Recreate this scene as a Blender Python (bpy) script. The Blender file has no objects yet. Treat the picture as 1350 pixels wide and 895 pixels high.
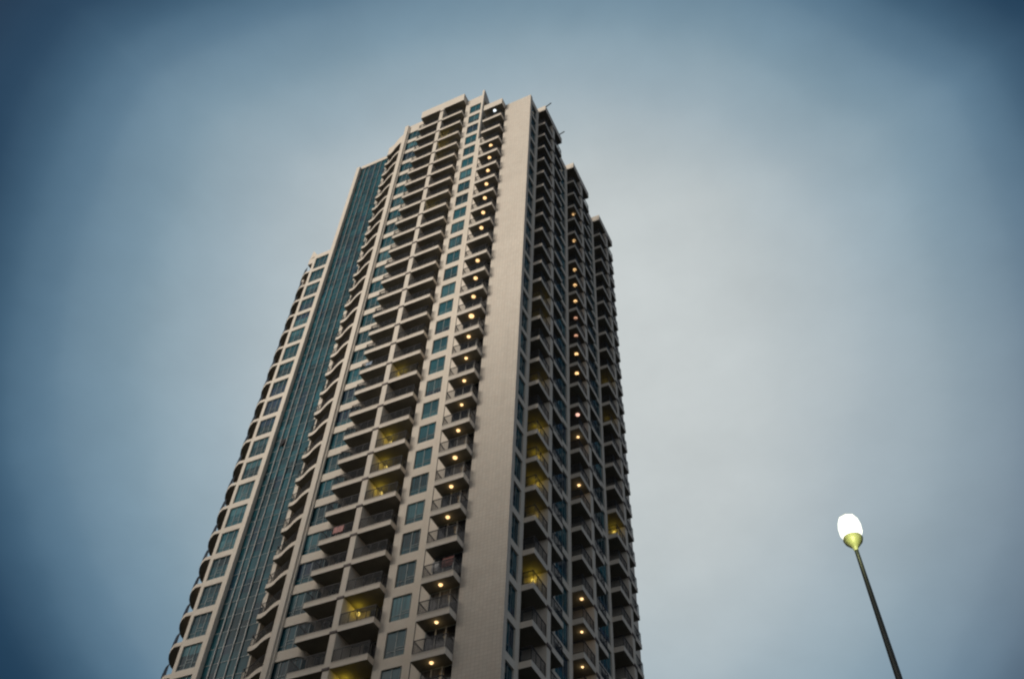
import bpy, math, random
from mathutils import Vector, Matrix
random.seed(7)
scene = bpy.context.scene
COL = scene.collection
R = math.radians

# ------------------------------------------------------------------ levels
EYE = 1.6
FH = 3.1                                   # storey height
def Z(k): return 114.66 + EYE - (k - 1) * FH   # top of the slab number k, counted downwards

# ------------------------------------------------------------------ materials
def new_mat(name):
    m = bpy.data.materials.new(name); m.use_nodes = True
    nt = m.node_tree
    for n in list(nt.nodes): nt.nodes.remove(n)
    out = nt.nodes.new('ShaderNodeOutputMaterial')
    bs = nt.nodes.new('ShaderNodeBsdfPrincipled')
    nt.links.new(bs.outputs[0], out.inputs[0])
    return m, nt, bs, out
def mathn(nt, op, a, b=None, clamp=False):
    n = nt.nodes.new('ShaderNodeMath'); n.operation = op; n.use_clamp = clamp
    for i, v in enumerate((a, b)):
        if v is None: continue
        if hasattr(v, 'links'): nt.links.new(v, n.inputs[i])
        else: n.inputs[i].default_value = v
    return n.outputs[0]
def mixc(nt, fac, a, b, mode='MIX'):
    n = nt.nodes.new('ShaderNodeMix'); n.data_type = 'RGBA'; n.blend_type = mode
    if hasattr(fac, 'links'): nt.links.new(fac, n.inputs[0])
    else: n.inputs[0].default_value = fac
    for i, v in ((6, a), (7, b)):
        if hasattr(v, 'links'): nt.links.new(v, n.inputs[i])
        else: n.inputs[i].default_value = (*v, 1)
    return n.outputs[2]
def noise(nt, vec, scale, detail=3, rough=.5):
    n = nt.nodes.new('ShaderNodeTexNoise'); n.inputs['Scale'].default_value = scale
    n.inputs['Detail'].default_value = detail; n.inputs['Roughness'].default_value = rough
    nt.links.new(vec, n.inputs['Vector']); return n.outputs['Fac']
def pos(nt):
    return nt.nodes.new('ShaderNodeNewGeometry').outputs['Position']
def mapping(nt, vec, scale=(1, 1, 1), loc=(0, 0, 0)):
    n = nt.nodes.new('ShaderNodeMapping'); n.inputs['Scale'].default_value = scale
    n.inputs['Location'].default_value = loc
    nt.links.new(vec, n.inputs['Vector']); return n.outputs[0]
def remap(nt, v, a, b, c, d):
    n = nt.nodes.new('ShaderNodeMapRange'); nt.links.new(v, n.inputs[0])
    for i, x in enumerate((a, b, c, d)): n.inputs[i + 1].default_value = x
    return n.outputs[0]

def facade(name, c1, c2, tile=True):
    m, nt, bs, out = new_mat(name)
    P = pos(nt)
    sx = nt.nodes.new('ShaderNodeSeparateXYZ'); nt.links.new(P, sx.inputs[0])
    cx = nt.nodes.new('ShaderNodeCombineXYZ')
    nt.links.new(mathn(nt, 'ADD', sx.outputs[0], sx.outputs[1]), cx.inputs[0])
    nt.links.new(sx.outputs[2], cx.inputs[1])
    v = cx.outputs[0]
    base = mixc(nt, remap(nt, noise(nt, P, .35, 5, .6), .3, .7, 0, 1), c1, c2)
    # rain streaks and grime, long in height
    st = noise(nt, mapping(nt, P, (2.2, 2.2, .10)), 1.0, 6, .65)
    base = mixc(nt, remap(nt, st, .54, .80, 0, .30), base, tuple(x * .62 for x in c1))
    bl = noise(nt, P, 1.7, 4, .6)
    fm = noise(nt, P, 5.0, 5, .7)
    base = mixc(nt, remap(nt, fm, .35, .68, 0, .20), base, tuple(x * .55 for x in c1))
    base = mixc(nt, remap(nt, bl, .35, .7, 0, .22), base, (c1[0] * .95, c1[1] * .80, c1[2] * .72))
    if tile:
        br = nt.nodes.new('ShaderNodeTexBrick'); nt.links.new(v, br.inputs['Vector'])
        br.inputs['Scale'].default_value = 1; br.inputs['Brick Width'].default_value = .30; br.offset = 0
        br.inputs['Row Height'].default_value = .30; br.inputs['Mortar Size'].default_value = .014
        br.inputs['Color1'].default_value = (1, 1, 1, 1); br.inputs['Color2'].default_value = (.88, .87, .86, 1)
        br.inputs['Mortar'].default_value = (.62, .60, .58, 1)
        base = mixc(nt, .6, base, br.outputs['Color'], 'MULTIPLY')
        bp = nt.nodes.new('ShaderNodeBump'); bp.inputs['Strength'].default_value = .3
        bp.inputs['Distance'].default_value = .02; nt.links.new(br.outputs['Fac'], bp.inputs['Height']); bp.invert = True
        nt.links.new(bp.outputs[0], bs.inputs['Normal'])
    nt.links.new(base, bs.inputs['Base Color']); bs.inputs['Roughness'].default_value = .85
    return m

def glassy(name, cell, dark, mid, alt, pale=None, off=(0, 0, 0)):
    """tinted facade glass with rooms and curtains behind; one tint per cell of the facade"""
    m, nt, bs, out = new_mat(name)
    P = pos(nt)
    q = mapping(nt, P, (1 / cell[0], 1 / cell[1], 1 / cell[2]), off)
    fl = nt.nodes.new('ShaderNodeVectorMath'); fl.operation = 'FLOOR'; nt.links.new(q, fl.inputs[0])
    oi = nt.nodes.new('ShaderNodeObjectInfo')
    ad = nt.nodes.new('ShaderNodeVectorMath'); ad.operation = 'ADD'
    nt.links.new(fl.outputs[0], ad.inputs[0]); nt.links.new(oi.outputs['Random'], ad.inputs[1])
    wn = nt.nodes.new('ShaderNodeTexWhiteNoise'); wn.noise_dimensions = '3D'; nt.links.new(ad.outputs[0], wn.inputs['Vector'])
    r = wn.outputs['Value']
    ramp = nt.nodes.new('ShaderNodeValToRGB'); ramp.color_ramp.interpolation = 'CONSTANT'
    stops = [(0, dark), (.22, mid), (.5, tuple((a + b) / 2 for a, b in zip(dark, mid))), (.74, alt), (.86, mid)]
    el = ramp.color_ramp.elements
    el[0].position = 0; el[0].color = (*dark, 1); el[1].position = .22; el[1].color = (*mid, 1)
    for p_, c_ in stops[2:]:
        e = el.new(p_); e.color = (*c_, 1)
    nt.links.new(r, ramp.inputs[0])
    base = ramp.outputs[0]
    # curtain folds
    fold = noise(nt, mapping(nt, P, (9, 9, .12)), 1.0, 2, .5)
    base = mixc(nt, remap(nt, fold, .42, .62, 0, .35), base, tuple(x * 2.0 for x in mid))
    if pale:
        wn2 = wn.outputs['Color']; s2 = nt.nodes.new('ShaderNodeSeparateColor'); nt.links.new(wn2, s2.inputs[0])
        g = mathn(nt, 'GREATER_THAN', s2.outputs[1], .68)
        base = mixc(nt, mathn(nt, 'MULTIPLY', g, remap(nt, fold, .35, .6, .35, .95)), base, pale)
    big = noise(nt, P, .22, 2)
    base = mixc(nt, remap(nt, big, .35, .65, 0, .5), base, tuple(x * .35 for x in dark))
    nt.links.new(base, bs.inputs['Base Color'])
    bs.inputs['Roughness'].default_value = .12; bs.inputs['IOR'].default_value = 1.5
    bp = nt.nodes.new('ShaderNodeBump'); bp.inputs['Strength'].default_value = .35; bp.inputs['Distance'].default_value = .05
    nt.links.new(noise(nt, P, .9, 1), bp.inputs['Height']); nt.links.new(bp.outputs[0], bs.inputs['Normal'])
    return m

def plain(name, c, rough=.6, metal=0, var=.25, scale=3.0):
    m, nt, bs, out = new_mat(name)
    n = noise(nt, pos(nt), scale, 4)
    nt.links.new(mixc(nt, remap(nt, n, .3, .7, 0, 1), tuple(x * (1 - var) for x in c), tuple(x * (1 + var) for x in c)), bs.inputs['Base Color'])
    bs.inputs['Roughness'].default_value = rough; bs.inputs['Metallic'].default_value = metal
    return m
def emit(name, c, s):
    m, nt, bs, out = new_mat(name)
    bs.inputs['Base Color'].default_value = (.8, .8, .8, 1)
    bs.inputs['Emission Color'].default_value = (*c, 1)
    n = noise(nt, pos(nt), 4.0, 1)
    nt.links.new(remap(nt, n, .3, .7, s * .85, s * 1.15), bs.inputs['Emission Strength'])
    return m
def screen_mat(name, c, a):
    m, nt, bs, out = new_mat(name)
    nt.links.new(mixc(nt, noise(nt, pos(nt), 1.5, 3), tuple(x * .7 for x in c), tuple(x * 1.3 for x in c)), bs.inputs['Base Color'])
    bs.inputs['Roughness'].default_value = .15
    tr = nt.nodes.new('ShaderNodeBsdfTransparent'); mx = nt.nodes.new('ShaderNodeMixShader'); mx.inputs[0].default_value = a
    nt.links.new(tr.outputs[0], mx.inputs[1]); nt.links.new(bs.outputs[0], mx.inputs[2]); nt.links.new(mx.outputs[0], out.inputs[0])
    return m

M = {}
M['tile'] = facade('cream_wall_tile', (.66, .60, .51), (.59, .535, .455))
M['paint'] = facade('cream_paint', (.67, .61, .52), (.60, .545, .46), tile=False)
M['soffit'] = plain('shaded_soffit', (.165, .155, .125), .8, 0, .15, .8)  # cream paint darkened: the shade under the slabs is put into this colour
M['glass'] = glassy('window_glass', (50, 50, FH), (.002, .016, .023), (.006, .076, .098), (.016, .030, .062), (.06, .19, .22), (0, 0, .3))
M['curtain'] = glassy('curtain_wall_glass', (1.06, 50, 1.55), (.002, .026, .036), (.007, .074, .094), (.008, .030, .056), None, (.30, 0, .1))
M['doorglass'] = glassy('balcony_door_glass', (1.3, 1.3, FH), (.004, .005, .006), (.02, .023, .028), (.05, .052, .06), (.16, .155, .15), (0, 0, .05))
M['frame'] = plain('grey_teal_frame', (.17, .20, .20), .45, .2)
M['whiteframe'] = plain('pale_door_frame', (.34, .34, .32), .5)
M['rail'] = plain('dark_railing_metal', (.012, .012, .014), .5, .1)
M['screen'] = screen_mat('railing_glass', (.022, .028, .034), .30)
M['railpanel'] = plain('dark_balustrade_glass', (.030, .040, .052), .25)
M['cap'] = plain('dark_joint_stone', (.10, .08, .075), .8)
M['fin'] = plain('aluminium_fin', (.27, .27, .26), .45, .4)
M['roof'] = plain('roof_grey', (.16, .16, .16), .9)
M['warm'] = emit('warm_ceiling_lamp_glow', (1.0, .60, .25), 1.55)
M['white'] = emit('white_ceiling_lamp_glow', (.85, .95, 1.0), 1.6)
M['pink'] = emit('pink_ceiling_lamp_glow', (1.0, .55, .42), 1.3)
M['faint'] = emit('faint_ceiling_lamp_glow', (1.0, .5, .3), .7)
M['yellow'] = emit('yellow_wall_lamp_glow', (1.0, .70, .12), 1.1)
M['lampglow'] = emit('street_lamp_glow', (.98, 1.0, .84), 1.55)
M['pole'] = plain('dark_green_pole_paint', (.014, .019, .017), .5, .3)
M['cup'] = plain('lamp_cup_paint', (.26, .28, .14), .4)
MN = list(M)

# ------------------------------------------------------------------ mesh builder
class MB:
    def __init__(s): s.v = []; s.f = []; s.m = []; s.mats = []
    def mi(s, mat):
        if mat not in s.mats: s.mats.append(mat)
        return s.mats.index(mat)
    def add(s, vs, fs, mat):
        o = len(s.v); s.v += [tuple(p) for p in vs]; i = s.mi(mat)
        for f in fs: s.f.append(tuple(a + o for a in f)); s.m.append(i)
    def box(s, x0, x1, y0, y1, z0, z1, mat, bottom=None):
        vs = [(x0, y0, z0), (x1, y0, z0), (x1, y1, z0), (x0, y1, z0), (x0, y0, z1), (x1, y0, z1), (x1, y1, z1), (x0, y1, z1)]
        s.add(vs, [(4, 5, 6, 7), (0, 1, 5, 4), (1, 2, 6, 5), (2, 3, 7, 6), (3, 0, 4, 7)], mat)
        s.add([vs[0], vs[3], vs[2], vs[1]], [(0, 1, 2, 3)], bottom or mat)
    def prism(s, pts, z0, z1, mat, bottom=None):     # pts counter-clockwise
        n = len(pts)
        lo = [(x, y, z0) for x, y in pts]; hi = [(x, y, z1) for x, y in pts]
        s.add(lo + hi, [tuple(range(n, 2 * n))] + [(i, (i + 1) % n, n + (i + 1) % n, n + i) for i in range(n)], mat)
        s.add(lo, [tuple(reversed(range(n)))], bottom or mat)
    def bar(s, a, b, r, mat, n=4, r2=None):
        a = Vector(a); b = Vector(b); d = (b - a).normalized(); r2 = r if r2 is None else r2
        t = Vector((0, 0, 1)) if abs(d.z) < .9 else Vector((1, 0, 0))
        u = d.cross(t).normalized(); w = d.cross(u)
        vs = []
        for p, rr in ((a, r), (b, r2)):
            for i in range(n):
                an = 2 * math.pi * (i + .5) / n
                vs.append(p + (u * math.cos(an) + w * math.sin(an)) * rr)
        fs = [(i, (i + 1) % n, n + (i + 1) % n, n + i) for i in range(n)] + [tuple(reversed(range(n))), tuple(range(n, 2 * n))]
        s.add(vs, fs, mat)
    def lathe(s, prof, mat, n=24, c=(0, 0, 0)):
        vs = []
        for r_, z_ in prof:
            for i in range(n):
                a = 2 * math.pi * i / n; vs.append((c[0] + r_ * math.cos(a), c[1] + r_ * math.sin(a), c[2] + z_))
        fs = []
        for j in range(len(prof) - 1):
            for i in range(n):
                fs.append((j * n + i, j * n + (i + 1) % n, (j + 1) * n + (i + 1) % n, (j + 1) * n + i))
        fs.append(tuple(reversed(range(n)))); fs.append(tuple((len(prof) - 1) * n + i for i in range(n)))
        s.add(vs, fs, mat)
    def merge(s, o, off=(0, 0, 0)):
        base = len(s.v); s.v += [(x + off[0], y + off[1], z + off[2]) for x, y, z in o.v]
        mp = [s.mi(x) for x in o.mats]
        for f, i in zip(o.f, o.m): s.f.append(tuple(a + base for a in f)); s.m.append(mp[i])
    def mesh(s, name):
        me = bpy.data.meshes.new(name); me.from_pydata(s.v, [], s.f)
        for k in s.mats: me.materials.append(M[k])
        me.polygons.foreach_set('material_index', s.m); me.update()
        return me

def link(name, me, parent=None, loc=(0, 0, 0)):
    o = bpy.data.objects.new(name, me); COL.objects.link(o)
    o.parent = parent; o.location = loc
    return o
def build(mb, name, parent=None, loc=(0, 0, 0), smooth=False):
    me = mb.mesh(name)
    if smooth:
        for p in me.polygons: p.use_smooth = True
    return link(name, me, parent, loc)
def tag(o, label=None, cat=None, group=None, kind=None):
    if label: o['label'] = label
    if cat: o['category'] = cat
    if group: o['group'] = group
    if kind: o['kind'] = kind
    return o

# ------------------------------------------------------------------ ground
g = MB(); S = 3000
g.add([(-S, -S, 0), (S, -S, 0), (S, S, 0), (-S, S, 0)], [(0, 1, 2, 3)], 'roof')
m, nt, bs, out = new_mat('asphalt_ground'); M['ground'] = m
P = pos(nt); nt.links.new(mixc(nt, noise(nt, P, .4, 6), (.025, .026, .026), (.05, .048, .044)), bs.inputs['Base Color']); bs.inputs['Roughness'].default_value = .9
g.mats = ['ground']
tag(build(g, 'ground'), kind='structure')


# ------------------------------------------------------------------ tower
tower = bpy.data.objects.new('apartment_tower', None); COL.objects.link(tower)
tower.location = (0, 0, 0)
tag(tower, 'tall cream apartment tower with stacked balconies, teal glass strip and blank corner wall', 'building')
def part(mb, name, loc=(0, 0, 0), parent=None, **kw):
    return build(mb, name, parent or tower, loc, **kw)

TOPA = 118.0 + EYE; TOPB = 131.5 + EYE
# --- solid body
b = MB()
b.box(-31.9, -26.6, 49.15, 76.6, 0, TOPA - .1, 'paint')                 # body behind the corner wall and the right face
b.box(-34.45, -31.9, 51.3, 66, 0, TOPA - .2, 'tile')                    # link
b.box(-46.56, -34.45, 52.7, 68, 0, TOPB - 1.2, 'paint')                 # tall block
b.box(-51.5, -46.56, 54.9, 68, 0, Z(-3) + 2.4, 'paint')
b.box(-55.95, -51.5, 53.95, 68, 0, Z(-3) + 2.2, 'paint')
b.box(-59.0, -55.95, 53.75, 68, 0, 106.9 + EYE, 'paint')
part(b, 'core_wall')
# --- blank corner wall with its return on the right face
b = MB(); b.box(-29.15, -25.57, 48.8, 49.15, 0, 118.6 + EYE, 'tile'); b.box(-26.6, -25.57, 49.15, 49.32, 0, 118.6 + EYE, 'tile')
b.box(-29.15, -26.6, 49.15, 49.4, TOPA - .1, 118.6 + EYE, 'tile')
part(b, 'blank_wall')

# ------------------------------------------------------------------ railings and doors
def rail_run(mb, pts, h=1.08, zb=0.0, bars=.115, panel=True, post=.85):
    """railing along a polyline: hand rail, bottom rail, posts, bars and a glass panel"""
    for (x0, y0), (x1, y1) in zip(pts, pts[1:]):
        L = math.hypot(x1 - x0, y1 - y0)
        mb.bar((x0, y0, zb + h), (x1, y1, zb + h), .040, 'rail'); mb.bar((x0, y0, zb + .10), (x1, y1, zb + .10), .022, 'rail')
        n = max(1, round(L / post))
        for i in range(n + 1):
            t = i / n; mb.bar((x0 + (x1 - x0) * t, y0 + (y1 - y0) * t, zb), (x0 + (x1 - x0) * t, y0 + (y1 - y0) * t, zb + h), .028, 'rail')
        if bars:
            n = max(1, round(L / bars))
            for i in range(1, n):
                t = i / n; mb.bar((x0 + (x1 - x0) * t, y0 + (y1 - y0) * t, zb + .1), (x0 + (x1 - x0) * t, y0 + (y1 - y0) * t, zb + h), .009, 'rail', 3)
        if panel:
            nx, ny = (y1 - y0) / L * .006, -(x1 - x0) / L * .006
            a = (x0 - nx, y0 - ny); c = (x1 - nx, y1 - ny); d = (x1 + nx, y1 + ny); e = (x0 + nx, y0 + ny)
            mb.add([(*a, zb + .13), (*c, zb + .13), (*c, zb + h - .06), (*a, zb + h - .06)], [(0, 1, 2, 3)], 'screen')
def door_x(mb, x0, x1, y, z0, z1, n=3):
    """sliding doors in a wall that faces -y"""
    mb.box(x0, x1, y, y + .04, z0, z1, 'doorglass')
    for i in range(n + 1):
        x = x0 + (x1 - x0) * i / n; w = .045
        mb.box(max(x0, x - w), min(x1, x + w), y - .05, y - .004, z0, z1, 'whiteframe' if 0 < i < n else 'frame')
    mb.box(x0 + .05, x1 - .05, y - .045, y - .006, z1 - .09, z1 - .003, 'frame')
def door_y(mb, y0, y1, x, z0, z1, n=2):
    """sliding doors in a wall that faces +x"""
    mb.box(x - .04, x, y0, y1, z0, z1, 'doorglass')
    for i in range(n + 1):
        y = y0 + (y1 - y0) * i / n; w = .045
        mb.box(x + .004, x + .05, max(y0, y - w), min(y1, y + w), z0, z1, 'whiteframe' if 0 < i < n else 'frame')

SL = .5      # slab thickness
def kind_A():
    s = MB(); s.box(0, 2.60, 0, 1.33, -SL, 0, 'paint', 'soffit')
    s.box(.02, 2.58, -.03, 0, -.07, 0, 'paint')
    r = MB(); rail_run(r, [(.05, 1.2), (.05, .06), (2.54, .06), (2.54, .95)])
    r.bar((.03, .05, -FH), (.03, .05, -SL), .035, 'rail', 6)
    d = MB(); door_x(d, .12, 2.55, 1.27, .0, FH - SL - .02, 3)
    return s, r, d
def kind_B(w, left_open):
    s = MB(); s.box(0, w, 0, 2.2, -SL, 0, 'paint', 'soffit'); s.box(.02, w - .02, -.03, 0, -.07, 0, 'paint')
    r = MB()
    if left_open: rail_run(r, [(.06, 1.1), (.06, .06), (w - .03, .06)])
    else: rail_run(r, [(.03, .06), (w - .06, .06), (w - .06, .85)])
    d = MB(); door_x(d, .5 if left_open else 1.1, w - .1, 2.2, 0, FH - SL - .02, 4 if left_open else 3)
    return s, r, d
def kind_R(w, first):
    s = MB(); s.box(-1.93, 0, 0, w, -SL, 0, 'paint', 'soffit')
    r = MB()
    if first: rail_run(r, [(-.95, .06), (-.06, .06), (-.06, w - .03)])
    else: rail_run(r, [(-.06, .03), (-.06, w - .06), (-.9, w - .06)])
    d = MB(); door_y(d, .1 if first else .25, w - .12, -1.90, 0, FH - SL - .02, 2)
    return s, r, d
WC = [(-51.22, 53.60), (-51.25, 53.16), (-51.12, 53.05), (-50.85, 53.06), (-50.6, 53.02), (-50.35, 52.94), (-50.1, 52.84), (-49.85, 52.71), (-49.6, 52.57),
      (-49.35, 52.45), (-49.1, 52.34), (-48.85, 52.24), (-48.55, 52.14), (-48.2, 52.06), (-47.8, 52.0), (-47.4, 51.97), (-47.13, 51.96)]
def kind_W():
    pts = [(x + 51.25, y - 53.0) for x, y in WC] + [(51.25 - 47.13, 1.95), (.05, 1.95)]
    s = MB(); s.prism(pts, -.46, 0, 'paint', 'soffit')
    inner = [(x + 51.25 + .04, y - 53.0 + .07) for x, y in WC[2:]]
    r = MB(); rail_run(r, [(.07, .6), inner[0]], bars=.12, panel=False); 
    for a, c in zip(inner, inner[1:]):
        r.bar((*a, 1.08), (*c, 1.08), .035, 'rail'); r.bar((*a, .1), (*c, .1), .02, 'rail'); r.bar((*a, 0), (*a, 1.08), .022, 'rail')
        mid = ((a[0] + c[0]) / 2, (a[1] + c[1]) / 2); r.bar((*mid, .1), (*mid, 1.08), .01, 'rail', 3)
    d = MB(); door_x(d, .5, 4.05, 1.9, 0, FH - .48, 3)
    return s, r, d
def kind_L():
    pts = [(.0, .0)]
    arc = [(-.70, 0.0), (-1.3, .30), (-1.85, .72), (-2.3, 1.22), (-2.65, 1.75), (-2.92, 2.35), (-3.0, 3.0), (-2.8, 3.7), (-2.2, 4.2), (-1.3, 4.5), (0, 4.55)]
    pts = [(0, 0)] + arc[::1]
    pts = list(reversed(pts))
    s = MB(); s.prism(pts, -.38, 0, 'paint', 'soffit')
    r = MB(); c0 = (-.9, 1.8)
    inn = [(x * .965 - .0, .07 + y * .955) for x, y in arc]
    for a, c in zip(inn, inn[1:]):
        r.bar((*a, 1.1), (*c, 1.1), .04, 'rail'); r.bar((*a, .1), (*c, .1), .02, 'rail'); r.bar((*a, 0), (*a, 1.1), .03, 'rail')
        if a[0] < -.5:
            ao = (a[0] * 1.05, a[1]); co_ = (c[0] * 1.05, c[1] * 1.03)
            r.add([(*ao, -.34), (*co_, -.34), (*co_, .98), (*ao, .98)], [(0, 1, 2, 3)], 'railpanel')
    return s, r, None

def lamp_mesh(mat, r=.20):
    l = MB(); l.lathe([(r, 0), (r * .97, -.06), (r * .6, -.14), (r * .12, -.17)], mat, 14); return l
# (kind, origin for slab k, list of k, lamps {k:(mat)}, lamp offset, kind name)
A_l = {0: 'white'}; A_l.update({k: 'warm' for k in list(range(3, 10)) + list(range(11, 23)) + [24, 25, 26]})
D_l = {k: 'warm' for k in (3, 5, 7, 8, 9, 12, 13, 16, 18, 22, 23, 24)}; D_l.update({10: 'faint', 11: 'faint', 15: 'pink'})
PLx = -24.64
SPEC = []
def spec(name, parts, org, ks, lamps=None, loff=(0, 0), z=0.0): SPEC.append(dict(name=name, parts=parts, org=org, ks=ks, lamps=lamps or {}, loff=loff, z=z))
spec('balcony', kind_A(), (-31.80, 47.83), range(1, 29), A_l, (1.30, .58))
spec('balcony', kind_B(3.17, False), (-40.35, 50.41), range(-3, 29))
spec('balcony', kind_B(3.25, True), (-44.15, 50.41), range(-3, 29))
for i, (y0, la, kl) in enumerate(((51.27, {}, 29), (60.43, D_l, 27), (69.48, {}, 25))):
    w1 = 2.36; w2 = 2.25 if i < 2 else 1.9
    spec('balcony', kind_R(w1, True), (PLx, y0), range(1, kl), la, (-.55, 1.05))
    spec('balcony', kind_R(w2, False), (PLx, y0 + w1 + .62), range(1, kl))
spec('curved_balcony', kind_W(), (-51.25, 53.0), range(-3, 27), {}, (0, 0), -.15 * FH)
spec('rounded_balcony', kind_L(), (-59.0, 53.22), range(4, 27), {}, (0, 0), -.31 * FH)

cam_p = Vector((0, 0, EYE))
def place(specs, limit=100):
    inst = []
    for sp in specs:
        for k in sp['ks']:
            p = Vector((sp['org'][0], sp['org'][1], Z(k) + sp['z'])); w = 1.0
            inst.append(((p - cam_p).length, sp, k, p))
    inst.sort(key=lambda t: t[0])
    protos = {}
    rest = MB()
    for n, (dist, sp, k, p) in enumerate(inst):
        s, r, d = sp['parts']
        if n < limit:
            key = id(sp)
            if key not in protos:
                protos[key] = (s.mesh(sp['name']), r.mesh('railing'), d.mesh('sliding_door') if d else None)
            ms, mr, md = protos[key]
            o = link(sp['name'], ms, tower, p); link('railing', mr, o)
            if md: link('sliding_door', md, o)
            if k in sp['lamps']:
                if ('lamp', sp['lamps'][k]) not in protos: protos[('lamp', sp['lamps'][k])] = lamp_mesh(sp['lamps'][k]).mesh('ceiling_lamp')
                lo = link('ceiling_lamp', protos[('lamp', sp['lamps'][k])], o, (sp['loff'][0] + random.uniform(-.05, .05), sp['loff'][1], -SL))
                sc_ = 1.25 if (sp['org'][0] < -30 and k in (13, 14)) else random.uniform(.68, 1.0) * (1.0 if sp['org'][0] < -30 else .78); lo.scale = (sc_, sc_, sc_)
                if sp['lamps'][k] == 'warm':
                    L = bpy.data.lights.new('ceiling_lamp_light', 'POINT'); L.energy = 2.2; L.color = (1, .72, .38); L.shadow_soft_size = .1
                    q = bpy.data.objects.new('light', L); COL.objects.link(q); q.parent = lo; q.location = (0, 0, -.45)
        else:
            rest.merge(s, p); rest.merge(r, p)
            if d: rest.merge(d, p)
            if k in sp['lamps']: LAMPS.append((sp['lamps'][k], (p.x + sp['loff'][0], p.y + sp['loff'][1], p.z - SL)))
    if rest.v:
        o = part(rest, specs[0]['name']); tag(o, 'the smaller balconies high up and far along the right face', kind='stuff')
LAMPS = [('white', (-30.5, 48.41, Z(.10) ))]
place([s_ for s_ in SPEC if s_['name'] == 'balcony'])
place([s_ for s_ in SPEC if s_['name'] == 'curved_balcony'])
place([s_ for s_ in SPEC if s_['name'] == 'rounded_balcony'])
for mat, p in LAMPS: part(lamp_mesh(mat), 'ceiling_lamp', p)

# ------------------------------------------------------------------ windows
def win_x(x0, x1, h, style):
    """window in a wall facing -y; origin bottom left, glass set back"""
    w = x1 - x0; f = MB(); gl = MB(); fw = .045
    f.box(0, w, -.02, .05, 0, fw, 'frame'); f.box(0, w, -.02, .05, h - fw, h, 'frame')
    f.box(0, fw, -.02, .05, fw, h - fw, 'frame'); f.box(w - fw, w, -.02, .05, fw, h - fw, 'frame')
    n = 2 if style == 2 else 3
    xs = [w * i / n for i in range(n + 1)]
    for x in xs[1:-1]: f.box(x - .03, x + .03, -.02, .05, fw, h - fw, 'frame')
    if style == 2:
        f.box(xs[1] + .03, w - fw, -.015, .045, h * .24, h * .24 + .05, 'frame'); f.box(xs[1] + .03, w - fw, -.015, .045, h * .34, h * .34 + .05, 'frame')
        f.box(fw, xs[1] - .03, -.015, .045, h * .22, h * .22 + .04, 'frame'); f.box(w - .17, w - .14, -.015, .045, h * .34 + .05, h - fw, 'frame')
    else:
        f.box(xs[1] + .03, xs[2] - .03, -.015, .045, h * .26, h * .26 + .05, 'frame'); f.box(xs[1] + .03, xs[2] - .03, -.015, .045, h * .38, h * .38 + .05, 'frame')
        f.box(fw, xs[1] - .03, -.015, .045, h * .20, h * .20 + .04, 'frame'); f.box(xs[2] + .03, w - fw, -.015, .045, h * .20, h * .20 + .04, 'frame')
    for a, c in zip(xs, xs[1:]):
        t = random.uniform(-.012, .012); t2 = random.uniform(-.010, .010)
        gl.add([(a, .02 + t, 0), (c, .02 - t, 0), (c, .02 - t + t2, h), (a, .02 + t + t2, h)], [(0, 1, 2, 3)], 'glass')
    return f, gl
def win_y(y0, y1, h, n=2):
    w = y1 - y0; f = MB(); gl = MB(); fw = .05
    f.box(-.05, .02, 0, w, 0, fw, 'frame'); f.box(-.05, .02, 0, w, h - fw, h, 'frame')
    f.box(-.05, .02, 0, fw, fw, h - fw, 'frame'); f.box(-.05, .02, w - fw, w, fw, h - fw, 'frame')
    ys = [w * i / n for i in range(n + 1)]
    for y in ys[1:-1]: f.box(-.05, .02, y - .035, y + .035, fw, h - fw, 'frame')
    f.box(-.045, .015, fw, ys[1] - .035, h * .3, h * .3 + .05, 'frame')
    for a, c in zip(ys, ys[1:]):
        t = random.uniform(-.012, .012)
        gl.add([(-.02 + t, a, 0), (-.02 - t, c, 0), (-.02 - t, c, h), (-.02 + t, a, h)], [(0, 1, 2, 3)], 'glass')
    return f, gl

WH = .71 * FH - .02
wins = []
def wcol(fg, x, y, ks, zoff): 
    for k in ks: wins.append((Vector((x, y, Z(k) + zoff)), fg))
ZW = -.34 * FH - WH                                     # bottom of the window below slab k
wcol(win_x(-36.45, -34.73, WH, 2), -36.45, 51.42, range(-4, 29), ZW)
wcol(win_x(-46.56, -44.40, WH, 3), -46.56, 51.42, range(-4, 29), ZW)
wcol(win_x(-58.62, -56.50, .76 * FH, 3), -58.62, 53.36, range(3, 27), -.50 * FH - .76 * FH)
ZR = -.29 * FH - .80 * FH
wcol(win_y(49.32, 50.66, .80 * FH), -25.72, 49.32, range(0, 29), ZR)
wcol(win_y(57.1, 59.75, .80 * FH, 3), -25.72, 57.1, range(0, 27), ZR)
wcol(win_y(66.25, 68.9, .80 * FH, 3), -25.72, 66.25, range(0, 25), ZR)
wins.sort(key=lambda t: (t[0] - cam_p).length)
wp = {}; rf = MB(); rg = MB()
for n, (p, fg) in enumerate(wins):
    if n < 100:
        if id(fg) not in wp: wp[id(fg)] = (fg[0].mesh('window'), fg[1].mesh('pane'))
        o = link('window', wp[id(fg)][0], tower, p); link('pane', wp[id(fg)][1], o)
    else: rf.merge(fg[0], p); rg.merge(fg[1], p)
o = part(rf, 'window'); tag(o, 'the smaller windows high up the tower', kind='stuff'); part(rg, 'pane', parent=o)

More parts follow.
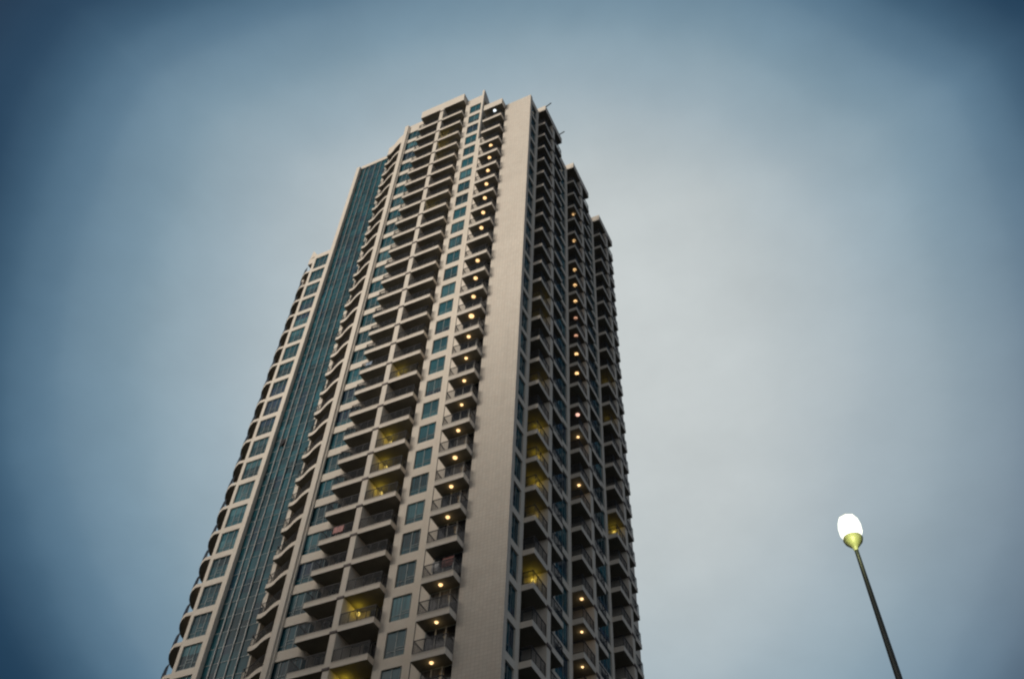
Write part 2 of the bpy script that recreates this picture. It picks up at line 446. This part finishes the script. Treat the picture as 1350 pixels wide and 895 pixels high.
# ------------------------------------------------------------------ facade grids (piers and spandrels)
def bay_x(x0, x1, y, ks, piers, z_top, sp0=.05, sp1=.34, depth=.3, zlow=0, name='facade_panel', top_k=-4, mat='paint'):
    b = MB()
    for a, c in piers: b.box(a, c, y, y + depth, zlow, z_top, mat)
    for k in ks:
        zt = Z(k) - sp0 * FH; zb = Z(k) - sp1 * FH
        if k == top_k: zt = z_top
        b.box(x0, x1, y, y + depth, zb, zt, mat)
    return b
# W1
b = bay_x(-36.45, -34.73, 51.3, range(-4, 31), [(-37.2, -36.45), (-34.73, -34.43)], TOPB)
b.box(-34.43, -31.9, 51.285, 51.3, 0, TOPA - .25, 'paint')
b.box(-37.2, -34.43, 51.6, 52.7, TOPB - 1.3, TOPB - .3, 'paint')
part(b, 'facade_panel')
# tall fin wall on the roof edge above W1
b = MB(); ft = 133.0 + EYE
pr = [(51.295, TOPB), (51.295, ft), (51.7, ft - .05), (52.4, ft - .5), (53.0, ft - 1.1), (53.6, ft - 2.0), (53.9, TOPB - 2)]
vs = [(-34.72, y, z) for y, z in pr] + [(-34.42, y, z) for y, z in pr]; n = len(pr)
b.add(vs, [tuple(range(n)), tuple(reversed(range(n, 2 * n)))] + [(i, i + n, (i + 1) % n + n, (i + 1) % n) for i in range(n)], 'paint')
part(b, 'roof_fin')
# W2 with a rounded end
b = bay_x(-46.56, -44.40, 51.3, range(-4, 31), [], TOPB, top_k=-4)
def rounded(z0, z1):
    cx, cy, r = -44.40, 51.85, .55
    out_ = [(cx + r * math.sin(a), cy - r * math.cos(a)) for a in [i * math.pi / 2 / 6 for i in range(7)]] + [(cx + r, 52.65)]
    inn = [(cx + (r - .22) * math.sin(a), cy - (r - .22) * math.cos(a)) for a in [i * math.pi / 2 / 6 for i in range(7)]] + [(cx + r - .22, 52.65)]
    b.prism(out_ + list(reversed(inn)), z0, z1, 'paint')
for k in range(-4, 31):
    rounded(Z(k) - .34 * FH, TOPB if k == -4 else Z(k) - .05 * FH)
b.box(-44.22, -43.86, 52.05, 52.62, 0, TOPB - 1.5, 'paint')
part(b, 'facade_panel')
cg = MB()     # glass around the rounded corner
for k in range(-4, 30):
    cg.add([(-44.40, 51.45, Z(k) - .34 * FH), (-44.02, 51.6, Z(k) - .34 * FH), (-44.02, 51.6, Z(k) - 1.05 * FH), (-44.40, 51.45, Z(k) - 1.05 * FH)], [(3, 2, 1, 0)], 'glass')
    cg.add([(-44.02, 51.6, Z(k) - .34 * FH), (-43.98, 52.05, Z(k) - .34 * FH), (-43.98, 52.05, Z(k) - 1.05 * FH), (-44.02, 51.6, Z(k) - 1.05 * FH)], [(3, 2, 1, 0)], 'glass')
    cg.bar((-44.02, 51.58, Z(k) - .34 * FH), (-44.02, 51.58, Z(k) - 1.05 * FH), .03, 'frame')
part(cg, 'corner_glazing')
# B roof slab, pier P3 and partition, A roof slab
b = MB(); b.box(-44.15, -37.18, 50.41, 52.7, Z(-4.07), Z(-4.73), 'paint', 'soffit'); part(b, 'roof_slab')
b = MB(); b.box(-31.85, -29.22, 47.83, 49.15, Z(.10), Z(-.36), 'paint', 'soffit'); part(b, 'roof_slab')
b = MB(); b.box(-40.90, -40.35, 50.40, 52.7, 0, Z(-4.07), 'paint')
for k in range(-4, 31):
    b.box(-40.97, -40.33, 50.33, 50.40, Z(k) - .60, Z(k) - .38, 'cap')
part(b, 'pier')
# P4 deep fin beside the curved balconies
b = MB(); b.box(-47.13, -46.56, 50.93, 54.9, 0, 131.2 + EYE, 'paint'); b.box(-46.56, -46.40, 51.12, 51.30, 0, 131.0 + EYE, 'paint'); part(b, 'pier')
# curved roof parapet
b = MB(); pts = [(x, y) for x, y in WC] + [(-47.13, 52.3)] + [(x + .05, y + .32) for x, y in reversed(WC[2:])] + [(-50.95, 53.6)]
b.prism(pts, 129.2 + EYE, 131.45 + EYE, 'paint')
b.prism([(x, y) for x, y in WC] + [(-47.13, 54.9), (-51.2, 54.9)], 129.0 + EYE, 129.2 + EYE, 'soffit'); part(b, 'roof_parapet')
# pilaster between the glass strip and the curved balconies
b = MB(); b.box(-51.55, -51.10, 53.62, 54.9, 0, 129.0 + EYE, 'paint'); part(b, 'pier')
# glass strip with fins
cw = MB(); ztop = 129.4 + EYE
b = MB(); b.box(-55.95, -51.25, 53.5, 53.8, ztop - .1, ztop + .75, 'paint'); b.box(-55.95, -51.5, 53.8, 53.95, 0, ztop - .3, 'roof')
part(b, 'roof_parapet')
root_cw = None
fx = [-55.95, -55.12, -54.34, -53.30, -52.36, -51.25]
gl = MB(); nz = int(ztop / 1.55)
for a, c in zip(fx, fx[1:]):
    z = ztop - .1
    while z > .2:
        z2 = max(.1, z - 1.55); t = random.uniform(-.02, .02); t2 = random.uniform(-.02, .02)
        gl.add([(a, 53.62 + t, z2), (c, 53.62 - t, z2), (c, 53.62 - t + t2, z), (a, 53.62 + t + t2, z)], [(0, 1, 2, 3)], 'curtain'); z = z2
root_cw = part(gl, 'curtain_wall')
for x in fx[1:-1]:
    f = MB(); f.box(x - .035, x + .035, 53.50, 53.66, .1, ztop - .1, 'fin'); part(f, 'fin', parent=root_cw)
h = MB(); z = ztop - .1
while z > 1:
    for a, c in zip(fx, fx[1:]): h.box(a + .045, c - .045, 53.585, 53.60, z - .025, z + .025, 'frame')
    z -= 1.55
part(h, 'transom', parent=root_cw)
ow = MB(); ow.add([(-55.0, 53.34, 0), (-54.46, 53.34, 0), (-54.46, 53.58, 1.0), (-55.0, 53.58, 1.0)], [(0, 1, 2, 3)], 'rail')
ow.box(-55.0, -54.46, 53.57, 53.60, 0, 1.0, 'rail')
part(ow, 'open_vent', (0, 0, Z(15.1)), parent=root_cw)
# P5 and the W3 bay
b = MB(); b.box(-56.50, -55.95, 53.16, 53.95, 0, 129.6 + EYE, 'paint'); b.box(-56.40, -55.95, 53.95, 57, 107 + EYE, 129.4 + EYE, 'paint'); part(b, 'pier')
b = bay_x(-58.62, -56.50, 53.23, range(3, 29), [(-59.0, -58.62)], 107.8 + EYE, sp0=.29, sp1=.50, top_k=3)
b.box(-59.0, -56.5, 53.53, 53.75, 106.4 + EYE, 107.6 + EYE, 'paint')
part(b, 'facade_panel')
b = MB(); b.add([(-59.75, 53.24, 107.3 + EYE), (-58.6, 53.24, 107.8 + EYE), (-59.5, 53.24, 109.2 + EYE), (-59.75, 54.0, 107.3 + EYE), (-58.6, 54.0, 107.8 + EYE), (-59.5, 54.0, 109.0 + EYE)],
    [(0, 1, 2), (5, 4, 3), (0, 3, 4, 1), (1, 4, 5, 2), (2, 5, 3, 0)], 'paint')
b.box(-59.75, -59.0, 53.24, 55.5, 106.1 + EYE, 107.35 + EYE, 'paint', 'soffit')
part(b, 'roof_parapet')
b = MB(); b.box(-60.55, -60.25, 53.9, 54.3, Z(5) - .9, Z(4) - .2, 'paint'); part(b, 'privacy_screen')

# right face: window strips, recess sides, piers, roof slabs
def strip_y(y0, y1, wy0, wy1, ztop, name='facade_panel'):
    b = MB()
    b.box(-26.6, -25.57, y0, wy0, 0, ztop, 'paint') if wy0 - y0 > .01 else None
    b.box(-26.6, -25.57, wy1, y1, 0, ztop, 'paint')
    for k in range(-1, 31):
        zt = Z(k) - .09 * FH; zb = Z(k) - .29 * FH
        if k == 0: zt = ztop
        if k == -1: continue
        b.box(-25.87, -25.57, wy0, wy1, zb, min(zt, ztop), 'paint')
    part(b, name)
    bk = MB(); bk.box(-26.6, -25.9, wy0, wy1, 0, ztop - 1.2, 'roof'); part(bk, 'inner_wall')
strip_y(49.32, 51.26, 49.32, 50.66, 118.2 + EYE)
strip_y(56.58, 60.42, 57.1, 59.75, 118.2 + EYE)
strip_y(65.70, 69.47, 66.25, 68.9, 118.2 + EYE)
b = MB(); b.box(-26.6, -25.57, 74.42, 76.6, 0, 118.2 + EYE, 'paint'); part(b, 'facade_panel')
for i, y0 in enumerate((51.27, 60.43, 69.48)):
    w2 = 2.25 if i < 2 else 1.9
    b = MB(); b.box(-26.6, -24.63, y0 + 2.36, y0 + 2.98, 0, 118.0 + EYE, 'paint')
    for k in range(0, 31): b.box(-24.63, -24.55, y0 + 2.31, y0 + 3.03, Z(k) - .62, Z(k) - .36, 'cap')
    part(b, 'pier')
    b = MB(); b.box(-26.6, -24.62, y0 - .01, y0 + 2.98 + w2 + .03, 118.0 + EYE, 119.25 + EYE, 'paint', 'soffit'); part(b, 'roof_slab')
    # pale curtain and nib wall seen beyond the pier
    nb = MB()
    for k in range(0, 29 - 2 * i):
        nb.box(-26.2, -25.85, y0 + 5.0, y0 + 5.06, Z(k + 1) + .1, Z(k) - SL - .05, 'whiteframe')
    part(nb, 'balcony_curtain')
dm = MB(); dm.bar((-25.6, 51.75, 119.35 + EYE), (-23.85, 51.35, 119.5 + EYE), .07, 'rail', 6); dm.bar((-25.2, 51.7, 119.2 + EYE), (-25.2, 51.7, 119.45 + EYE), .06, 'rail', 6); part(dm, 'roof_davit')
dm = MB(); dm.bar((-25.6, 56.0, 119.3 + EYE), (-23.85, 55.65, 119.15 + EYE), .07, 'rail', 6); dm.bar((-25.2, 55.95, 119.2 + EYE), (-25.2, 55.95, 119.4 + EYE), .06, 'rail', 6); part(dm, 'roof_davit')
# roofs and roof plant
b = MB(); b.box(-33.5, -27.2, 56, 72, TOPA - .1, TOPA + .2, 'roof'); part(b, 'roof')

# ------------------------------------------------------------------ yellow wall lamps
wl = MB(); wl.lathe([(.05, -.18), (.13, -.10), (.15, .05), (.09, .16), (.03, .2)], 'yellow', 10)
wlm = wl.mesh('wall_lamp')
def wall_lamp(x, y, k, e, down=1.15, col=(1, .78, .12)):
    o = link('wall_lamp', wlm, tower, (x, y, Z(k) - down))
    if e:
        L = bpy.data.lights.new('wall_lamp_light', 'POINT'); L.energy = e * .115; L.color = (1, .74, .055); L.shadow_soft_size = .1
        lo = bpy.data.objects.new('light', L); COL.objects.link(lo); lo.parent = o; lo.location = (0, -.15, .30)
for k, e in ((-2, 90), (-1, 80), (0, 30), (4, 40), (14, 50), (17, 60), (18, 45), (19, 55), (23, 50), (25, 55)):
    wall_lamp(-39.85, 51.95, k, e)
for k, e in ((12, 14), (13, 12), (16, 12), (18, 45), (19, 45), (20, 50), (21, 12), (23, 50)):
    wall_lamp(-25.75, 53.48, k, e)
for k, e in ((10, 14), (12, 10), (17, 40)):
    wall_lamp(-25.75, 71.6, k, e)
spot = MB(); spot.lathe([(.11, -.12), (.13, 0), (.08, .1)], 'warm', 10); sm = spot.mesh('wall_lamp')
for k in (20, 21): link('wall_lamp', sm, tower, (-59.12, 53.50, Z(k) - .62 * FH))

# ------------------------------------------------------------------ unseen block, added behind the viewer to shade the lower floors
blocker = bpy.data.objects.new('shade_block', None); COL.objects.link(blocker); blocker.location = (-75, -48, 0)
tag(blocker, 'unseen grey block added behind the viewer to shade the lower tower floors', 'building')
b = MB(); NH = 84
b.box(-45, 45, -16, 0, 0, NH, 'paint'); build(b, 'wall', blocker)
b = MB(); b.box(-45.4, 45.4, -16.4, .4, NH, NH + 1.1, 'paint'); build(b, 'roof', blocker)
b = MB()
for j in range(26):
    for i_ in range(18): b.box(-43.5 + i_ * 4.9, -40.4 + i_ * 4.9, 0, .03, 2.2 + j * 3.1, 4.0 + j * 3.1, 'glass')
tag(build(b, 'window', blocker), kind='stuff')
b = MB()
for j in range(26): b.box(-44.8, 44.8, .0, .5, 1.3 + j * 3.1, 1.6 + j * 3.1, 'paint')
build(b, 'ledge', blocker)

# ------------------------------------------------------------------ laundry on the balconies
def cloth(x, y, z, w, h, mat, label, cat='laundry'):
    b = MB(); n = 10; vs = []; fs = []
    for side, hh in ((0, h), (1, h * .6)):
        for i in range(n + 1):
            xx = x + w * i / n; wob = .035 * math.sin(i * 1.9 + side)
            vs += [(xx, y - .06 + .12 * side + wob, z - hh), (xx, y, z + .05)]
    for side in (0, 1):
        o0 = side * 2 * (n + 1)
        for i in range(n): fs.append((o0 + 2 * i, o0 + 2 * i + 2, o0 + 2 * i + 3, o0 + 2 * i + 1))
    b.add(vs, fs, mat)
    o = build(b, 'hanging_cloth'); tag(o, label, cat, 'cloths drying on balcony railings')
    md = o.modifiers.new('thickness', 'SOLIDIFY'); md.thickness = .012
M['redcloth'] = plain('dull_red_cotton', (.22, .09, .075), .9); M['pinkcloth'] = plain('pink_cotton', (.42, .22, .20), .9); M['bluecloth'] = plain('pale_blue_cotton', (.25, .30, .36), .9); M['whitecloth'] = plain('white_cotton', (.55, .53, .5), .9)
cloth(-42.9, 50.47, Z(21) + 1.1, 1.0, .75, 'pinkcloth', 'dull pink towel hung over a balcony railing left of the long pier')
cloth(-30.4, 48.15, Z(24) + 1.5, .9, .8, 'redcloth', 'dull red cloth drying on an unlit balcony beside the blank wall')
cloth(-31.3, 48.25, Z(24) + 1.45, .55, .8, 'whitecloth', 'pale sheet drying left of the red cloth on the unlit balcony')
cloth(-43.6, 50.47, Z(14) + 1.1, .7, .6, 'bluecloth', 'pale blue cloth on a balcony railing at mid height beside the teal windows')
M['leaf'] = plain('dark_leaf', (.035, .060, .025), .6, 0, .4, 9); M['pot'] = plain('clay_pot', (.16, .08, .05), .8)
for k, lb in ((23, 'leafy potted plant on the lowest curved balcony in view'), (22, 'leafy potted plant on the second lowest curved balcony in view'), (20, 'leafy potted plant on the fourth lowest curved balcony in view'), (17, 'bushy potted plant on a curved balcony halfway up beside the glass strip')):
    root = bpy.data.objects.new('potted_plant', None); COL.objects.link(root); root.location = (-50.3, 53.45, Z(k) - .15 * FH)
    tag(root, lb, 'plant', 'potted plants on the curved balconies')
    q = MB(); q.lathe([(.13, 0), (.20, .32), (.22, .36)], 'pot', 14); build(q, 'pot', root)
    q = MB()
    for n_ in range(150):
        a = random.uniform(0, 6.283); rr_ = random.uniform(.02, .38) ; zz = random.uniform(.45, 1.35); L_ = .11
        c_ = Vector((rr_ * math.cos(a), rr_ * math.sin(a), zz)); d1 = Vector((random.uniform(-1, 1), random.uniform(-1, 1), random.uniform(-.6, 1))).normalized() * L_; d2 = d1.cross(Vector((random.random(), random.random(), random.random() + .1))).normalized() * .045
        q.add([c_ - d1, c_ + d2, c_ + d1, c_ - d2], [(0, 1, 2, 3)], 'leaf')
    for n_ in range(5): q.bar((0, 0, .34), (random.uniform(-.2, .2), random.uniform(-.2, .2), 1.1), .012, 'leaf', 4)
    build(q, 'foliage', root)

# ------------------------------------------------------------------ street lamp
sl = bpy.data.objects.new('street_lamp', None); COL.objects.link(sl)
TX, TY, TZ = -.853, 14.95, 11.50 + EYE; lean = .0268
base = (TX + lean * TZ, TY, 0); sl.location = base
tag(sl, 'lit street lamp with a bright white lantern on a thin dark pole', 'street lamp')
p = MB(); p.bar((0, 0, .35), (TX - base[0], 0, TZ), .125, 'pole', 20, .036); build(p, 'pole', sl, smooth=False)
q = MB(); q.lathe([(.24, 0), (.24, .04), (.17, .08), (.15, .36), (.13, .42)], 'pole', 20); build(q, 'base', sl)
for a in range(4):
    bt = MB(); bt.lathe([(.022, 0), (.022, .05), (.008, .06)], 'fin', 6); build(bt, 'bolt', sl, (.2 * math.cos(a * 1.5708 + .78), .2 * math.sin(a * 1.5708 + .78), .04))
dr = MB(); dr.box(-.06, .06, -.135, -.118, 0, .5, 'cup'); build(dr, 'access_door', sl, (0, 0, .75))
hx = TX - base[0]
c = MB(); c.lathe([(.036, -.05), (.05, .02), (.10, .08), (.155, .15), (.175, .21), (.168, .235)], 'cup', 32); o = build(c, 'lantern_cup', sl, (hx, 0, TZ), smooth=False)
l = MB(); l.lathe([(.160, .235), (.198, .34), (.205, .50), (.180, .64), (.165, .67)], 'lampglow', 8); build(l, 'lantern', sl, (hx, 0, TZ))
t = MB(); t.lathe([(.166, .672), (.15, .69), (.07, .71), (.02, .72)], 'cup', 8); build(t, 'lantern_cap', sl, (hx, 0, TZ))
L = bpy.data.lights.new('lantern_light', 'POINT'); L.energy = 13; L.color = (1, 1, .5); L.shadow_soft_size = .08
q = bpy.data.objects.new('light', L); COL.objects.link(q); q.parent = sl; q.location = (hx + .05, -.42, TZ - .02)

# ------------------------------------------------------------------ sky and light
w = bpy.data.worlds.new('World'); scene.world = w; w.use_nodes = True
nt = w.node_tree
for n_ in list(nt.nodes): nt.nodes.remove(n_)
outw = nt.nodes.new('ShaderNodeOutputWorld'); bg = nt.nodes.new('ShaderNodeBackground')
tc = nt.nodes.new('ShaderNodeTexCoord'); D = tc.outputs['Generated']
def dot(v):
    n_ = nt.nodes.new('ShaderNodeVectorMath'); n_.operation = 'DOT_PRODUCT'; nt.links.new(D, n_.inputs[0])
    L_ = math.sqrt(sum(a * a for a in v)); n_.inputs[1].default_value = tuple(a / L_ for a in v); return n_.outputs['Value']
wob = mathn(nt, 'MULTIPLY', mathn(nt, 'SUBTRACT', noise(nt, D, 2.4, 5, .55), .5), .030)
c1 = mathn(nt, 'ADD', dot((-.255, .595, .762)), wob)
c1 = mathn(nt, 'SUBTRACT', c1, mathn(nt, 'MULTIPLY', mathn(nt, 'MAXIMUM', mathn(nt, 'SUBTRACT', dot((.75, .6, .3)), .5), 0.0), .115))
c1 = mathn(nt, 'SUBTRACT', c1, mathn(nt, 'MULTIPLY', mathn(nt, 'MAXIMUM', mathn(nt, 'SUBTRACT', dot((0, 0, 1)), .85), 0.0), .42))
ramp = nt.nodes.new('ShaderNodeValToRGB'); ramp.color_ramp.interpolation = 'CARDINAL'
el = ramp.color_ramp.elements
stops = [(.70, (.005, .017, .038)), (.80, (.008, .029, .064)), (.825, (.012, .042, .086)), (.846, (.026, .068, .122)), (.866, (.070, .140, .212)), (.886, (.135, .225, .305)), (.915, (.235, .335, .405)), (.945, (.36, .445, .495)), (.97, (.48, .54, .56)), (1.0, (.57, .61, .61))]
el[0].position = stops[0][0]; el[0].color = (*stops[0][1], 1); el[1].position = 1.0; el[1].color = (*stops[-1][1], 1)
for p_, c_ in stops[1:-1]:
    e = el.new(p_); e.color = (*c_, 1)
nt.links.new(c1, ramp.inputs[0])
# warm dusk glow low in the sky behind the viewer
sx = nt.nodes.new('ShaderNodeSeparateXYZ'); nt.links.new(D, sx.inputs[0])
gd = mathn(nt, 'POWER', mathn(nt, 'MAXIMUM', dot((-.42, -.88, .18)), 0.0), 4.0)
gw = nt.nodes.new('ShaderNodeMix'); gw.data_type = 'RGBA'; gw.blend_type = 'ADD'; nt.links.new(gd, gw.inputs[0])
nt.links.new(ramp.outputs[0], gw.inputs[6]); gw.inputs[7].default_value = (1.0, .92, .84, 1)
sky = nt.nodes.new('ShaderNodeTexSky'); sky.sky_type = 'NISHITA'; sky.sun_disc = False
SUN_EL, SUN_AZ = 14, 205          # azimuth clockwise from +y
sky.sun_elevation = R(SUN_EL); sky.sun_rotation = R(SUN_AZ); sky.air_density = 1.2; sky.dust_density = 3
gd2 = mathn(nt, 'POWER', mathn(nt, 'MAXIMUM', dot((.93, -.25, .22)), 0.0), 5.0)
g2 = nt.nodes.new('ShaderNodeMix'); g2.data_type = 'RGBA'; g2.blend_type = 'ADD'; nt.links.new(gd2, g2.inputs[0])
nt.links.new(gw.outputs[2], g2.inputs[6]); g2.inputs[7].default_value = (.55, .62, .70, 1)
addn = nt.nodes.new('ShaderNodeMix'); addn.data_type = 'RGBA'; addn.blend_type = 'ADD'; addn.inputs[0].default_value = .003
nt.links.new(g2.outputs[2], addn.inputs[6]); nt.links.new(sky.outputs[0], addn.inputs[7])
cl = remap(nt, noise(nt, mapping(nt, D, (3.2, 3.2, 5.5)), 1.6, 6, .6), .3, .7, .94, 1.06)
clc = nt.nodes.new('ShaderNodeCombineColor')
for q_ in range(3): nt.links.new(cl, clc.inputs[q_])
tinted = mixc(nt, mathn(nt, 'MULTIPLY', mathn(nt, 'POWER', mathn(nt, 'MAXIMUM', dot((.05, .76, .65)), 0.0), 45.0), .22), addn.outputs[2], (.52, .50, .48))
nt.links.new(mixc(nt, 1.0, tinted, clc.outputs[0], 'MULTIPLY'), bg.inputs['Color']); bg.inputs['Strength'].default_value = 1.0
nt.links.new(bg.outputs[0], outw.inputs[0])
S_ = bpy.data.lights.new('sun', 'SUN'); S_.energy = 2.6; S_.angle = R(25); S_.color = (1, .93, .84)
so = bpy.data.objects.new('sun', S_); COL.objects.link(so)
sd = Vector((math.sin(R(SUN_AZ)) * math.cos(R(SUN_EL)), math.cos(R(SUN_AZ)) * math.cos(R(SUN_EL)), math.sin(R(SUN_EL))))
so.rotation_euler = sd.to_track_quat('Z', 'Y').to_euler(); so.location = (-20, -40, 60)

# ------------------------------------------------------------------ camera
yaw, pitch, roll = R(-28.22), R(51.08), R(3.43)
f = Vector((math.sin(yaw) * math.cos(pitch), math.cos(yaw) * math.cos(pitch), math.sin(pitch)))
r0 = Vector((math.cos(yaw), -math.sin(yaw), 0)); u0 = r0.cross(f)
rr = math.cos(roll) * r0 + math.sin(roll) * u0; uu = -math.sin(roll) * r0 + math.cos(roll) * u0
cam = bpy.data.cameras.new('camera'); co = bpy.data.objects.new('camera', cam); COL.objects.link(co)
co.matrix_world = Matrix(((rr.x, uu.x, -f.x, 0), (rr.y, uu.y, -f.y, 0), (rr.z, uu.z, -f.z, EYE), (0, 0, 0, 1)))
cam.sensor_width = 36; cam.lens = 1297.3 / 1350 * 36; cam.clip_end = 9000; cam.clip_start = .1
scene.camera = co
vs_ = scene.view_settings; vs_.view_transform = 'Standard'; vs_.look = 'None'; vs_.exposure = 0; vs_.gamma = 1; vs_.use_curve_mapping = False
scene.render.resolution_x = 1024; scene.render.resolution_y = 678
scene.cycles.filter_width = 2.2
